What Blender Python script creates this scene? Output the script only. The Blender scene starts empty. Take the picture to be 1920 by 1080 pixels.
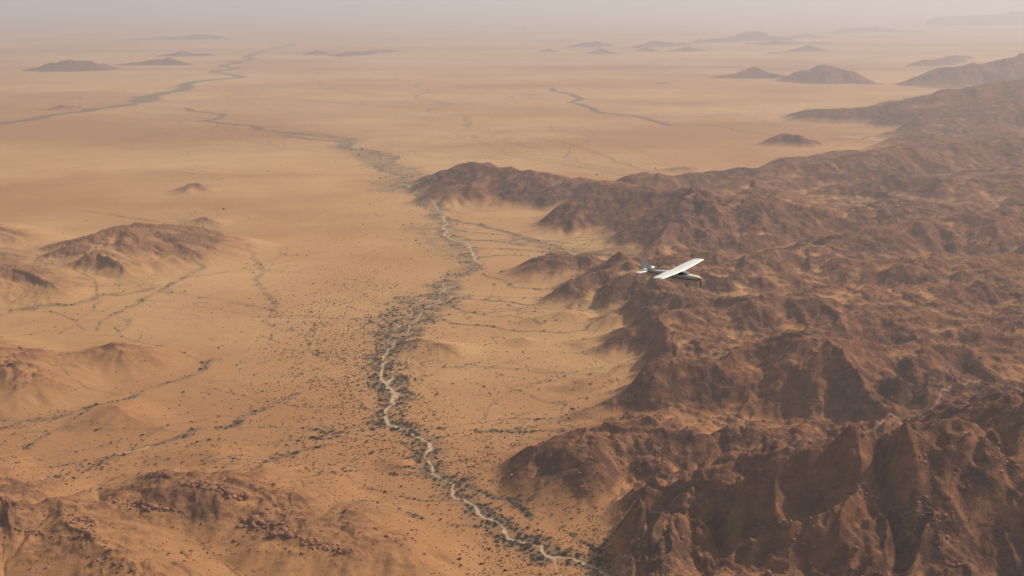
import bpy, bmesh, math, time
import numpy as np
from mathutils import Vector, Matrix
T0 = time.time()
R = math.radians
S = bpy.context.scene
COL = S.collection

# ------------------------------------------------------------------ camera
H = 700.0                       # metres above the plain
F = 2400.0                      # focal length in 1920-px units
HOR = 3.0                       # image row of the horizon
PITCH = math.atan((540 - HOR) / F)
cd = bpy.data.cameras.new('camera')
cam = bpy.data.objects.new('camera', cd); COL.objects.link(cam)
cam.location = (0, 0, H); cam.rotation_euler = (math.pi/2 - PITCH, 0, 0)
cd.sensor_width = 36; cd.lens = 36*F/1920; cd.clip_start = 1; cd.clip_end = 600000
S.camera = cam

# ------------------------------------------------------------------ sky, sun, exposure
SUN_EL, SUN_AZ = R(40), R(62)   # azimuth clockwise from +Y (the view direction)
w = bpy.data.worlds.new('World'); S.world = w; w.use_nodes = True
nt = w.node_tree; nt.nodes.clear()
out = nt.nodes.new('ShaderNodeOutputWorld'); bg = nt.nodes.new('ShaderNodeBackground')
sky = nt.nodes.new('ShaderNodeTexSky'); sky.sky_type = 'NISHITA'; sky.sun_disc = False
sky.sun_elevation = SUN_EL; sky.sun_rotation = SUN_AZ; sky.altitude = 700; sky.dust_density = 6.0
bg.inputs[1].default_value = 0.085
hsv = nt.nodes.new('ShaderNodeHueSaturation'); hsv.inputs['Saturation'].default_value = .35   # dust greys the sky
nt.links.new(sky.outputs[0], hsv.inputs['Color']); nt.links.new(hsv.outputs[0], bg.inputs[0]); nt.links.new(bg.outputs[0], out.inputs[0])
sd = bpy.data.lights.new('sun', 'SUN'); sd.energy = 3.9; sd.angle = R(0.5); sd.color = (1.0, 0.90, 0.76)
so = bpy.data.objects.new('sun', sd); COL.objects.link(so)
sdir = Vector((math.cos(SUN_EL)*math.sin(SUN_AZ), math.cos(SUN_EL)*math.cos(SUN_AZ), math.sin(SUN_EL)))
so.rotation_euler = (-sdir).to_track_quat('-Z', 'Y').to_euler()
so.location = (0, 0, 900)
S.view_settings.view_transform = 'Standard'; S.view_settings.look = 'None'
S.view_settings.exposure = 0.06; S.view_settings.gamma = 1
S.cycles.use_denoising = True; S.cycles.denoiser = 'OPENIMAGEDENOISE'; S.cycles.denoising_prefilter = 'ACCURATE'
S.cycles.volume_bounces = 0
S.cycles.max_bounces = 4; S.cycles.diffuse_bounces = 2

HAZE = dict(density=5.5e-5, color=(1.0, 0.925, 0.945), aniso=0.22)

# ------------------------------------------------------------------ tags and materials
def tag(o, label=None, cat=None, group=None, kind=None):
    if label: o['label'] = label
    if cat: o['category'] = cat
    if group: o['group'] = group
    if kind: o['kind'] = kind
    return o

def principled(name, col, rough=0.6, metal=0.0, **kw):
    m = bpy.data.materials.new(name); m.use_nodes = True
    b = m.node_tree.nodes['Principled BSDF']
    b.inputs['Base Color'].default_value = (*col, 1); b.inputs['Roughness'].default_value = rough
    b.inputs['Metallic'].default_value = metal
    for k, v in kw.items(): b.inputs[k].default_value = v
    return m

def noisy(m, scale, amount, coord='Object'):
    """multiply the base colour by a noise, for paint and foliage that is not flat"""
    t = m.node_tree; b = t.nodes['Principled BSDF']; c = b.inputs['Base Color'].default_value[:]
    tc = t.nodes.new('ShaderNodeTexCoord'); n = t.nodes.new('ShaderNodeTexNoise'); n.inputs['Scale'].default_value = scale
    n.inputs['Detail'].default_value = 5
    r = t.nodes.new('ShaderNodeMapRange'); r.inputs[1].default_value = .3; r.inputs[2].default_value = .7
    r.inputs[3].default_value = 1-amount; r.inputs[4].default_value = 1+amount
    v = t.nodes.new('ShaderNodeVectorMath'); v.operation = 'SCALE'; v.inputs[0].default_value = c[:3]
    t.links.new(tc.outputs[coord], n.inputs['Vector']); t.links.new(n.outputs[0], r.inputs[0])
    t.links.new(r.outputs[0], v.inputs['Scale']); t.links.new(v.outputs[0], b.inputs['Base Color'])
    return m

# ------------------------------------------------------------------ image <-> world
def tdep(py):                                   # tangent of the depression of an image row (on the middle column)
    return np.tan(PITCH + np.arctan((np.asarray(py, float) - 540) / F))
def row_scale(py):                              # forward distance per unit of view depth
    return math.cos(PITCH) - (540 - np.asarray(py, float)) / F * -math.sin(PITCH)
def at(px, py, z=0.0):
    """the point of the horizontal plane z that the image point shows"""
    px = np.asarray(px, float); py = np.asarray(py, float)
    dx = (px - 960) / F; dz = -(py - 540) / F
    wy = math.cos(PITCH) + dz*math.sin(PITCH); wz = -math.sin(PITCH) + dz*math.cos(PITCH)
    k = (z - H) / wz
    return k*dx, k*wy
def to_px(X, Y, Z):
    Z = Z - H
    yc = Y*math.cos(PITCH) - Z*math.sin(PITCH); zc = Z*math.cos(PITCH) + Y*math.sin(PITCH)
    return 960 + F*X/yc, 540 - F*zc/yc

# ------------------------------------------------------------------ noise
def h32(ix, iy, seed):
    h = (ix.astype(np.uint32)*np.uint32(374761393) + iy.astype(np.uint32)*np.uint32(668265263) + np.uint32(seed*2246822519 & 0xffffffff))
    h ^= h >> np.uint32(13); h *= np.uint32(1274126177); h ^= h >> np.uint32(16)
    return h
def perlin(x, y, seed=0):
    x = x.astype(np.float32); y = y.astype(np.float32)
    fx = np.floor(x); fy = np.floor(y); ix = fx.astype(np.int32); iy = fy.astype(np.int32)
    dx = x - fx; dy = y - fy
    u = dx*dx*dx*(dx*(dx*6-15)+10); v = dy*dy*dy*(dy*(dy*6-15)+10)
    def g(i, j):
        a = h32(ix+i, iy+j, seed).astype(np.float32)*np.float32(2*math.pi/4294967296.0)
        return np.cos(a)*(dx-i) + np.sin(a)*(dy-j)
    a = g(0, 0); b = g(1, 0); a += u*(b-a)
    c = g(0, 1); d = g(1, 1); c += u*(d-c)
    return (a + v*(c-a))*np.float32(1.5)
def fbm(x, y, seed, octs=4, ridged=False, gain=.5):
    s = 0; a = 1.0; t = 0
    for k in range(octs):
        n = perlin(x*(2.03**k)+17.3*k, y*(2.03**k)-9.1*k, seed+k)
        s = s + a*((1-2*np.abs(n)) if ridged else n); t += a; a *= gain
    return s/t
def sstep(a, b, x):
    t = np.clip((x-a)/(b-a), 0, 1); return t*t*(3-2*t)

# ------------------------------------------------------------------ the perspective-spaced terrain grid
U_IN = np.linspace(-.435, .435, 1330)
U_L = -np.geomspace(.437, 3.5, 70)[::-1]; U = np.concatenate([U_L, U_IN, -U_L[::-1]]).astype(np.float64)
Yn = np.geomspace(60, 960, 40)[:-1]
yy = [960.0]
while yy[-1] < 16000:
    d = yy[-1]; yy.append(d + max(2.2, d*0.00172 if d < 7000 else d*0.0030))
YA = np.concatenate([Yn, yy, np.geomspace(yy[-1]*1.003, 62000, 440), np.geomspace(62500, 190000, 60)])
NU, NY = len(U), len(YA)
GU, GY = np.meshgrid(U, YA)                     # [row(Y), col(U)]
GX = (GU*GY).astype(np.float32); GYf = GY.astype(np.float32); GU = GU.astype(np.float32)
DY = np.gradient(YA).astype(np.float32)[:, None]
dU = np.gradient(U).astype(np.float32)[None, :]
def grad(h):
    hy = np.gradient(h, axis=0)/DY; hu = np.gradient(h, axis=1)/dU/GYf
    return hu, hy - GU*hu

def wiggle(P, seed, amp=.06, n=3):
    """fractal midpoint displacement of a polyline (world xy [+ extra columns])"""
    rs = np.random.RandomState(seed); P = [np.array(p, float) for p in P]
    for k in range(n):
        Q = [P[0]]
        for a, b in zip(P[:-1], P[1:]):
            m = (a+b)/2; d = b[:2]-a[:2]
            m[:2] += np.array([-d[1], d[0]])*rs.normal(0, amp)*(1.8 if k == 0 else 1.0)
            Q += [m, b]
        P = Q
    return np.array(P)

def seg_loop(P, reach, X, Y, fn, YS=None):
    """call fn(rows slice, cols slice, distance, t, a, b) for every segment on the part of the grid it can touch"""
    for a, b in zip(P[:-1], P[1:]):
        rr = max(reach(a), reach(b))
        y0 = min(a[1], b[1])-rr; y1 = max(a[1], b[1])+rr
        j0, j1 = np.searchsorted(YA, [y0, y1])
        if j1 <= j0+1: continue
        x0 = min(a[0], b[0])-rr; x1 = max(a[0], b[0])+rr
        lo = max(YA[j0], 60); hi = YA[min(j1, NY-1)]
        i0, i1 = np.searchsorted(U, [min(x0/lo, x0/hi), max(x1/lo, x1/hi)])
        i0 = max(i0-1, 0); i1 = min(i1+1, NU)
        if i1 <= i0+1: continue
        sl = (slice(j0, j1), slice(i0, i1))
        x = X[sl]-a[0]; y = Y[sl]-a[1]
        dx, dy = b[0]-a[0], b[1]-a[1]; L2 = dx*dx+dy*dy+1e-6
        t = np.clip((x*dx+y*dy)/L2, 0, 1)
        fn(sl, np.hypot(x-t*dx, y-t*dy), t, a, b)

# hills: (image x, crest row, row of the near foot) -> a world point on the crest with its height
def crest(pts, k):
    o = []
    for x, top, foot in pts:
        tb = tdep(foot); yb = H/tb; tt = tdep(top)
        z = max(3.0, (H - yb*tt)/(1+k*tt)); yc = yb + k*z
        X, Y = at(x, top, z)
        o.append((float(X), float(Y), float(z), float(k*z)))
    return o

# name, label-tone (0 sandy .. 1 dark rock), slope k, pts
M = 'mountain_range'
HILLS = [
 (M, 1.0, 1.7, [(2250,740,1150),(2000,768,1150),(1900,785,1150),(1780,808,1180),(1650,843,1180),(1530,868,1130),(1430,888,1090),(1350,918,1060),(1290,960,1050)]),
 (M, 1.0, 2.0, [(2200,900,1180),(2050,925,1150),(1920,962,1150),(1810,1000,1150),(1730,1045,1150)]),
 (M, .9, 4.0, [(1400,838,900),(1330,815,930),(1250,804,935),(1170,835,935),(1080,858,930),(980,885,925),(925,902,925)]),
 (M, .9, 3.0, [(1120,1000,1020),(1190,975,1030),(1280,968,1040),(1350,980,1050)]),
 (M, 1.0, 2.3, [(1110,768,800),(1200,738,800),(1330,690,805),(1440,650,820),(1500,636,830),(1600,644,830),(1720,652,800),(1850,664,760),(2050,670,740),(2300,650,740)]),
 (M, 1.0, 1.5, [(1560,650,830),(1590,700,838),(1640,755,840)]),
 (M, 1.0, 1.5, [(1330,695,805),(1380,750,815)]),
 (M, 1.0, 1.5, [(1760,660,790),(1800,690,770)]),
 (M, .9, 2.0, [(1165,640,675),(1200,612,680),(1300,590,680),(1420,570,680),(1600,540,660),(1750,545,640),(1950,560,640),(2250,540,640)]),
 (M, .9, 2.0, [(1700,610,650),(1820,590,650),(2000,600,660)]),
 (M, 1.0, 1.6, [(1152,686,697),(1185,676,694)]),
 (M, .8, 2.0, [(1050,545,575),(1110,510,580),(1170,488,580),(1300,480,570),(1420,485,560),(1500,470,550),(1600,440,530),(1750,415,500),(1950,405,500),(2250,390,490)]),
 (M, .9, 2.0, [(1260,560,600),(1340,535,600),(1450,525,600),(1560,510,590),(1720,490,580),(1950,485,570),(2200,480,570)]),
 (M, .7, 2.4, [(968,515,528),(1010,490,532),(1080,478,532),(1130,492,530)]),
 (M, .95, 2.0, [(1040,408,440),(1150,353,440),(1250,360,460),(1370,375,480),(1480,390,480),(1560,405,470),(1700,392,460),(1850,400,460),(2200,380,450)]),
 (M, 1.0, 1.7, [(1200,420,465),(1290,398,478),(1400,400,480),(1500,412,478)]),
 (M, .9, 2.0, [(787,336,346),(820,320,352),(870,306,370),(940,312,385),(1010,320,387),(1120,345,400),(1200,352,410)]),
 (M, .9, 2.0, [(800,375,386),(850,343,388),(930,335,388)]),
 (M, .9, 2.0, [(1240,328,345),(1330,318,360),(1430,315,370),(1560,300,370),(1640,285,360),(1780,268,340),(1950,258,340),(2300,240,340)]),
 (M, .9, 2.0, [(1380,350,395),(1480,345,395),(1600,328,390),(1750,330,400),(1950,350,410),(2250,340,410)]),
 (M, 1.0, 1.8, [(1470,212,221),(1530,203,230),(1620,198,235),(1720,180,240),(1800,164,240),(1880,150,240),(1970,143,240),(2300,130,240)]),
 (M, 1.0, 1.8, [(1625,255,262),(1720,232,264),(1850,210,264),(1970,200,270),(2300,190,270)]),
 (M, 1.0, 1.8, [(1700,205,245),(1790,190,250),(1900,182,255)]),
 (M, 1.0, 1.8, [(1420,268,275),(1470,248,277),(1530,262,277)]),
 (M, .7, 2.6, [(1060,718,730),(1110,708,735),(1150,705,730)]),
 (M, .8, 2.4, [(1130,600,618),(1165,592,622),(1200,596,620)]), (M, .7, 2.8, [(1080,640,655),(1140,632,660)]), (M, .75, 2.6, [(1130,470,480),(1180,462,484),(1220,468,484)]),
 (M, .9, 2.2, [(1530,238,241),(1560,235,242),(1575,237,241)]), (M, .9, 2.2, [(1590,236,241),(1625,233,242),(1640,236,241)]), (M, .9, 2.2, [(1245,316,324),(1290,312,326),(1330,318,324)]),
 ('hill_a', .62, 3.4, [(130,492,505),(175,456,510),(215,433,512),(262,424,510),(320,430,490),(348,446,480)]),
 ('hill_a', .55, 2.0, [(215,470,515),(265,495,522)]),
 ('hill_a', .5, 2.0, [(165,505,518),(230,508,522),(265,510,520)]),
 ('hill_b', .6, 4.2, [(-260,450,560),(-80,480,570),(10,500,575),(75,528,572),(110,540,565)]),
 ('hill_b', .35, 4.0, [(-100,415,470),(0,425,470),(55,450,468)]),
 ('hill_c', .7, 2.4, [(352,352,366),(370,342,367),(392,352,365)]),
 ('hill_d', .7, 2.4, [(380,411,423),(398,402,424),(410,412,422)]),
 ('hill_e', .5, 3.5, [(110,668,700),(185,664,710),(225,652,712),(290,672,705)]),
 ('hill_f', .75, 4.2, [(-150,650,770),(0,680,775),(45,715,770),(90,745,770)]),
 ('hill_g', .45, 4.0, [(215,775,800),(250,755,805),(320,778,805)]),
 ('hill_h', .3, 3.5, [(330,840,865),(385,832,870),(455,866,880)]),
 ('hill_i', .62, 3.6, [(-220,900,1150),(0,968,1100),(110,935,1050),(165,958,1060),(255,928,1040),(335,902,1040),(405,900,1040),(455,930,1050),(550,975,1080),(640,990,1100),(700,1010,1100)]),
 ('hill_i', .45, 3.4, [(165,958,1060),(230,1010,1150),(300,1060,1200)]),
 ('hill_i', .45, 3.4, [(640,985,1060),(700,975,1030),(740,1000,1030)]),
 ('hill_j', .45, 2.2, [(700,878,892),(730,880,900),(760,902,908)]),
 ('hill_k', .9, 2.6, [(752,652,660),(800,631,665),(850,638,668),(890,654,664)]),
 ('hill_l', .4, 3.5, [(1020,592,612),(1080,582,612),(1120,592,608)]),
 ('hill_m', .5, 2.5, [(970,632,650),(1010,640,652)]),
 # far hills and inselbergs
 ('far', 1, 2.0, [(48,131,133),(95,121,134),(130,114,135),(165,116,134),(192,122,128)]),
 ('far', 1, 2.0, [(228,119,122),(285,109,123),(312,109,123),(334,119,122)]),
 ('far', 1, 2.0, [(288,103,107),(325,97,107),(372,101,106)]),
 ('far', 1, 2.0, [(206,75.5,77),(265,72.5,76),(290,70,75.5),(340,68,75),(378,65,74),(410,68,74)]),
 ('far', .8, 2.5, [(48,205,208),(85,198,209),(115,200,208),(140,206,208)]),
 ('far', 1, 2.0, [(568,100,104),(588,95,103),(600,98,102)]),
 ('far', 1, 2.0, [(617,104,107),(640,95,105),(660,96,103),(690,95,100),(718,92,98)]),
 ('far', 1, 2.0, [(1024,96,98),(1036,92,98),(1048,96,98)]),
 ('far', 1, 2.0, [(1058,85,89),(1080,80,89),(1108,84,88),(1115,76,83),(1128,79,83)]),
 ('far', 1, 2.0, [(1104,98,101),(1132,93,101),(1162,98,100)]),
 ('far', 1, 2.0, [(1183,88,91),(1230,77,88),(1290,81,86)]),
 ('far', 1, 2.0, [(1200,95,97),(1214,90,97),(1228,94,96)]),
 ('far', 1, 2.0, [(1256,94,97),(1290,89,97),(1315,92,95)]),
 ('far', 1, 2.0, [(1300,78,82),(1330,72,81),(1360,72,80)]),
 ('far', 1, 2.0, [(1376,70,76),(1400,61,77),(1412,60,77),(1435,67,76),(1460,70,74)]),
 ('far', 1, 2.0, [(1405,81,84),(1450,78,85),(1530,78,83),(1560,79,82)]),
 ('far', 1, 2.0, [(1430,100,102),(1448,97,102),(1456,100,101)]),
 ('far', 1, 2.0, [(1470,94,98),(1510,86,97),(1530,90,96)]),
 ('far', 1, 2.0, [(1460,70,72),(1500,66,72),(1525,63,70)]),
 ('far', 1, 2.0, [(1550,60,63),(1580,54,62),(1610,53,61),(1640,50,58),(1660,54,58)]),
 ('far', 1, 2.0, [(1640,58,60),(1680,55,61),(1730,59,61)]),
 ('far', 1, 2.0, [(1700,123,126),(1740,114,125),(1780,110,120),(1805,101,111),(1835,105,108)]),
 ('far', .9, 2.0, [(1228,155,157),(1245,152,157),(1256,155,157)]),
 ('far', 1, 2.0, [(972,53,55),(978,51,55),(992,53,55)]),
 ('far', 1, 2.0, [(1318,143,146),(1360,137,147),(1400,128,148),(1440,138,148),(1480,143,149),(1500,138,152),(1530,130,156),(1558,122,158),(1590,126,158),(1630,146,159),(1690,156,160)]),
 ('far', 1, 2.0, [(1745,155,160),(1800,138,166),(1850,125,168),(1890,117,168),(1970,110,168),(2300,95,168)]),
 ('mesa', 1, 1.2, [(1722,48,49.5),(1745,40,49.5),(1768,31,49.5),(1800,30,49),(1860,28,48.5),(1900,25,48),(1912,21,48),(1990,20,47),(2400,18,46)]),
]
names = []
HT = np.zeros((NY, NU), np.float32)             # sum of h^p
BEST = np.zeros((NY, NU), np.float32); LAB = np.zeros((NY, NU), np.int16); TONE = np.zeros((NY, NU), np.float32)
P_ = 4.5
def warp(A, L, seed):
    a = fbm(GX/L, GYf/L, seed, 3); b = fbm(GX/L+40, GYf/L-70, seed+9, 3)
    return GX + A*a, GYf + A*b
near = warp(75, 430, 3); far = warp(330, 2300, 5)
FN = .74 + .62*fbm(GX/650, GYf/900, 33, 4, ridged=True)
for n, (nm, tone, k, pts) in enumerate(HILLS):
    if nm == 'far': k = 2.6 if pts[0][2] > 125 else 4.0
    if nm == M: key = M
    elif nm == 'far': key = 'far%d' % n
    else: key = nm
    if key not in names: names.append(key)
    lab = names.index(key)+1
    isfar = nm in ('far', 'mesa')
    X, Y = far if isfar else near
    P = np.array(crest(pts, k))
    if not isfar or len(P) > 5: P = wiggle(P, n+11, .05, 2 if not isfar else 1)
    if nm == 'far':                              # knobbly skylines
        rs = np.random.RandomState(n); P = wiggle(P, n+11, .03, 2); P[1::2, 2] *= rs.uniform(.5, 1.12, len(P[1::2])); P[::4, 2] *= 1.08
    def fn(sl, d, t, a, b):
        z = a[2] + (b[2]-a[2])*t; wd = a[3] + (b[3]-a[3])*t
        q = (np.sqrt(d*d + (wd*.16)**2) - wd*.16)/wd*.86
        if nm == 'mesa': f = np.clip((1-q)*1.6, 0, 1)
        else: f = np.where(q < 1, (1-np.clip(q, 0, 1))**(1.55 if isfar else 1.22), 0)*(FN[sl] if isfar else 1)
        h = (z*f).astype(np.float32)
        tmp[sl] = np.maximum(tmp[sl], h)
    tmp = np.zeros((NY, NU), np.float32)
    seg_loop(P, lambda p: p[3]*1.35 + (500 if isfar else 120), X, Y, fn)
    HT += tmp**P_
    m = tmp > BEST
    LAB[m] = lab; BEST[m] = tmp[m]; TONE[m] = tone
h = HT**(1/P_)
# smooth the tone a little where two masses meet
print('features', round(time.time()-T0, 1))

# the interior of the mountain mass: rolling hills between the ridges
poly = [(1140,1090),(1160,960),(980,930),(960,890),(1120,850),(1300,845),(1450,850),(1320,800),(1160,780),(1230,700),(1200,610),(1100,545),(1250,470),(1080,420),(1090,370),(1250,350),(1420,330),(1620,290),(1700,270),(1700,240),(1600,215),(1780,180),(2000,150),(3200,100),(3200,1300),(1200,1300)]
PX, PY = at([p[0] for p in poly], [p[1] for p in poly])
inside = np.zeros((NY, NU), bool)
XX, YY = near
for i in range(len(poly)):
    x0, y0, x1, y1 = PX[i-1], PY[i-1], PX[i], PY[i]
    c = ((y0 > YY) != (y1 > YY)) & (XX < (x1-x0)*(YY-y0)/(y1-y0+1e-9)+x0)
    inside ^= c
ins = inside.astype(np.float32)
# blur the mask over ~120 m: distance-like via box filters in grid space (row spacing differs, good enough)
def blur(a, ry, rx=None):
    for ax, r in ((0, ry), (1, ry if rx is None else rx)):
        c = np.cumsum(np.pad(a, [(r+1, r) if k == ax else (0, 0) for k in (0, 1)], mode='edge'), axis=ax, dtype=np.float64)
        n = a.shape[ax]
        a = ((np.take(c, np.arange(2*r+1, n+2*r+1), ax) - np.take(c, np.arange(0, n), ax))/(2*r+1)).astype(np.float32)
    return a
def mblur(a):
    """about the same blur in metres near and far"""
    b1 = blur(blur(a, 9, 22), 9, 22); b2 = blur(blur(a, 4, 9), 4, 9); k = sstep(3600, 2000, GYf)
    return b2 + (b1-b2)*k
ins = blur(blur(ins, 14), 14)
roll = fbm(XX/620, YY/520, 21, 4, ridged=True)
# spurs and ravines of the steep front face: (rise, half width, [(image x, y, height)])
rsp = np.random.RandomState(8); extra = []
for q in range(26):                              # smaller ribs between the named ones
    x0 = rsp.uniform(1400, 1990); y0 = np.interp(x0, [1400, 1530, 1650, 1780, 2000], [895, 868, 843, 808, 770])+8; z0 = np.interp(x0, [1400, 1530, 1700, 2000], [75, 108, 140, 155])
    dx = rsp.uniform(-50, 60); ln = rsp.uniform(70, 200)
    extra.append((rsp.uniform(9, 20)*rsp.choice([1, 1, 1, -1]), rsp.uniform(15, 28), [(x0, y0, z0), (x0+dx*.5, y0+ln*.5, z0*.7), (x0+dx, y0+ln, z0*.42)]))
for n, (A, w0, pts) in enumerate(extra + [
  (34, 40, [(1525,872,112),(1495,930,85),(1480,1000,50),(1470,1070,15)]), (30, 36, [(1600,860,125),(1640,930,90),(1640,1000,55),(1600,1070,20)]),
  (48, 60, [(1775,830,150),(1795,880,130),(1840,940,85),(1870,1000,50)]), (26, 34, [(1440,888,100),(1390,930,70),(1345,980,40),(1335,1040,10)]),
  (30, 34, [(1695,842,140),(1715,900,110),(1740,960,70)]), (34, 40, [(1895,795,155),(1930,870,120),(1925,940,85)]), (20, 30, [(1340,925,60),(1270,925,35),(1215,945,15)]),
  (22, 26, [(1560,875,110),(1545,940,75),(1545,1010,35)]), (-30, 36, [(1720,930,90),(1760,980,50),(1690,1010,30),(1620,1075,10)]),
  (16, 26, [(1460,935,70),(1430,985,40),(1425,1050,10)]), (22, 28, [(1850,860,135),(1880,910,100)]),
  (30, 55, [(1420,690,110),(1400,740,70),(1380,790,30)]), (34, 60, [(1560,655,130),(1600,710,100),(1650,770,55)]), (26, 45, [(1500,645,120),(1490,700,85),(1480,770,40)]),
  (26, 45, [(1720,660,130),(1760,700,100),(1775,740,70)]), (24, 50, [(1290,705,80),(1250,750,45),(1220,790,15)]), (22, 45, [(1340,485,90),(1370,530,70),(1390,570,50)]),
  (26, 50, [(1250,487,95),(1240,530,65),(1225,575,30)]), (24, 50, [(1120,515,70),(1100,550,30)]), (28, 60, [(1300,370,100),(1290,410,60),(1280,455,30)]), (28, 60, [(1430,390,100),(1440,430,70),(1450,470,40)])]):
    Xs, Ys = at([p[0] for p in pts], [p[1] for p in pts], np.array([p[2] for p in pts], float)); P = wiggle(np.c_[Xs, Ys, np.interp(np.arange(len(pts)), [0, 1, len(pts)-1], [.12, 1, .45])], 600+n, .07, 2)
    acc = np.zeros((NY, NU), np.float32)
    def fn(sl, d, t, a, b): acc[sl] = np.maximum(acc[sl], (a[2]+(b[2]-a[2])*t)*np.clip(1-d/(w0*1.25), 0, 1)**1.15)
    seg_loop(P, lambda p: w0*1.4+90, near[0], near[1], fn)
    h = np.maximum(h + A*acc, 0)
base = ins*(8 + 40*np.clip(roll+.25, 0, 1.2)) * np.clip(GYf/1500, .6, 1.6)
h = (h**P_ + base**P_)**(1/P_)
LAB[(ins > .35) & (LAB == 0)] = 1
TONE = np.maximum(TONE*sstep(0, 6, BEST), ins*.85)
TONE = blur(TONE, 3)

# down-slope gullies: waves that run across the slope, five sizes, finer ones where the grid carries them
NEARB = 1 + .45*sstep(2300, 1500, GYf)*(GX > 150)      # the front range is cut deeper
kb = .6*sstep(9000, 7000, GYf); h = (1-kb)*h + kb*blur(blur(h, 3, 7), 3, 7)
h0 = mblur(h)
G0x, G0y = grad(h0); S0 = np.hypot(G0x, G0y)
def gully(h, s, A, seed, fb=.4):
    gx, gy = grad(blur(blur(h - h0, 3, 8), 3, 8)); gx = G0x + fb*gx; gy = G0y + fb*gy
    g = np.hypot(gx, gy)+1e-5
    idx = np.nonzero((h.ravel() > 2.5) & (np.broadcast_to(DY, h.shape).ravel()*2.2 < s*2) & (GYf.ravel() > 900))[0]
    x = (GX.ravel()[idx]/s); y = (GYf.ravel()[idx]/s)
    kx = (-gy/g).ravel()[idx]; ky = (gx/g).ravel()[idx]
    ix = np.floor(x); iy = np.floor(y); fx = x-ix; fy = y-iy; ix = ix.astype(np.int32); iy = iy.astype(np.int32)
    sc = np.zeros_like(x); sn = np.zeros_like(x); ws = np.zeros_like(x)
    for i in (-1, 0, 1):
        for j in (-1, 0, 1):
            hh = h32(ix+i, iy+j, seed)
            ox = (hh & np.uint32(0xffff)).astype(np.float32)/65536; oy = (hh >> np.uint32(16)).astype(np.float32)/65536
            px = fx-i-ox; py = fy-j-oy
            w = np.exp(-2.2*(px*px+py*py)); ph = (px*kx+py*ky)*np.float32(2*math.pi)
            sc += w*np.cos(ph); sn += w*np.sin(ph); ws += w
    n = sc/np.sqrt(sc*sc+sn*sn+(.5*ws)**2)
    slope = np.clip(S0.ravel()[idx]/.34, 0, 1.1)
    hv = h.ravel()[idx]
    amp = A*(.35+.65*TONE.ravel()[idx])*NEARB.ravel()[idx]*slope*np.clip(hv/(A*3.0), 0, 1)
    fade = sstep(.6, 1.5, s/(np.broadcast_to(DY, h.shape).ravel()[idx]*3))
    o = h.ravel().copy(); o[idx] = hv + amp*fade*(n-.1)
    return o.reshape(h.shape)
for s, A, sd_ in ((700, 14, 217), (340, 14, 201), (170, 8.0, 202), (88, 4.0, 203), (46, 2.0, 204), (24, 1.0, 205)):
    h = gully(h, s, A, sd_)
def despike(h, c):
    for it in range(2):
        b_ = blur(h, 1, 1); lim = c*(1.0 + .35*DY); h = np.clip(h, b_-lim, b_+lim)
    return h
h = despike(h, .8)
# rocky roughness on crests and steep faces
mt = sstep(4, 40, h)
rockn = fbm(GX/150, GYf/150, 50, 4, ridged=True)
wx = 14*perlin(GX/70, GYf/70, 55); wy = 14*perlin(GX/70, GYf/70, 56)
for L, A, sd_ in ((130, 4.0, 59), (66, 2.5, 60), (33, 1.6, 61), (17, 1.0, 62), (9, .55, 63)):
    fade = sstep(.8, 2.0, L/(DY*2.2)); n = perlin((GX+wx)/L, (GYf+wy)/L, sd_)
    h = h + A*fade*mt*(.45+.9*np.clip(rockn+.2, 0, 1))*(.6-2*np.abs(n))*(.45+.65*TONE)*(1+.9*(NEARB-1)/.45)
# crags: broken ledges that stand out of the soil
cr = fbm((GX+wx)/95, (GYf+wy)/62, 170, 5, ridged=True); cr2 = perlin(GX/300, GYf/300, 176)
crag = sstep(.30, .52, cr + .35*cr2)*mt*sstep(5000, 3500, GYf)
h = h + crag*(3.0 + 2.2*perlin(GX/11, GYf/11, 177))
for it in range(7):                             # slopes steeper than scree can stand slump
    b_ = blur(h, 1, 3); k_ = sstep(.95, 1.6, np.hypot(*grad(h)))*(GYf < 7000)*(GYf > 900); h = h + (b_-h)*k_
h = h + (.9*perlin((GX+wx)/13, (GYf+wy)/13, 64)*sstep(.8, 2, 13/(DY*2.2)) + 1.1*sstep(.8, 2, 24/(DY*2.2))*(.5-np.abs(perlin((GX-wx)/24, (GYf+wy)/24, 65))*2))*mt*(.4+.6*TONE)
h = despike(h, 1.4)
# the plain: pediment swells, sheet-wash ripples
h = h + 2.2*fbm(GX/900, GYf/900, 70, 4)*np.clip(GYf/1500, 0, 1.0) + .35*perlin(GX/40, GYf/40, 71)*sstep(.8, 2, 40/(DY*2.2))
# sub-basins at the foot of the hills keep low swells
h = h + 5*np.clip(fbm(GX/330, GYf/330, 74, 3), 0, 1)*sstep(2200, 1500, GYf)*(1-mt)
print('slope pct', [round(float(np.percentile(np.hypot(*grad(h))[(GYf>1000)&(GYf<2500)&(GX>300)&(GX<900)], q)),2) for q in (20,50,80,95)], 'hmax', float(h[(GYf<2000)&(GYf>1000)&(np.abs(GU)<.42)].max()))
print('relief', round(time.time()-T0, 1))

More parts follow.
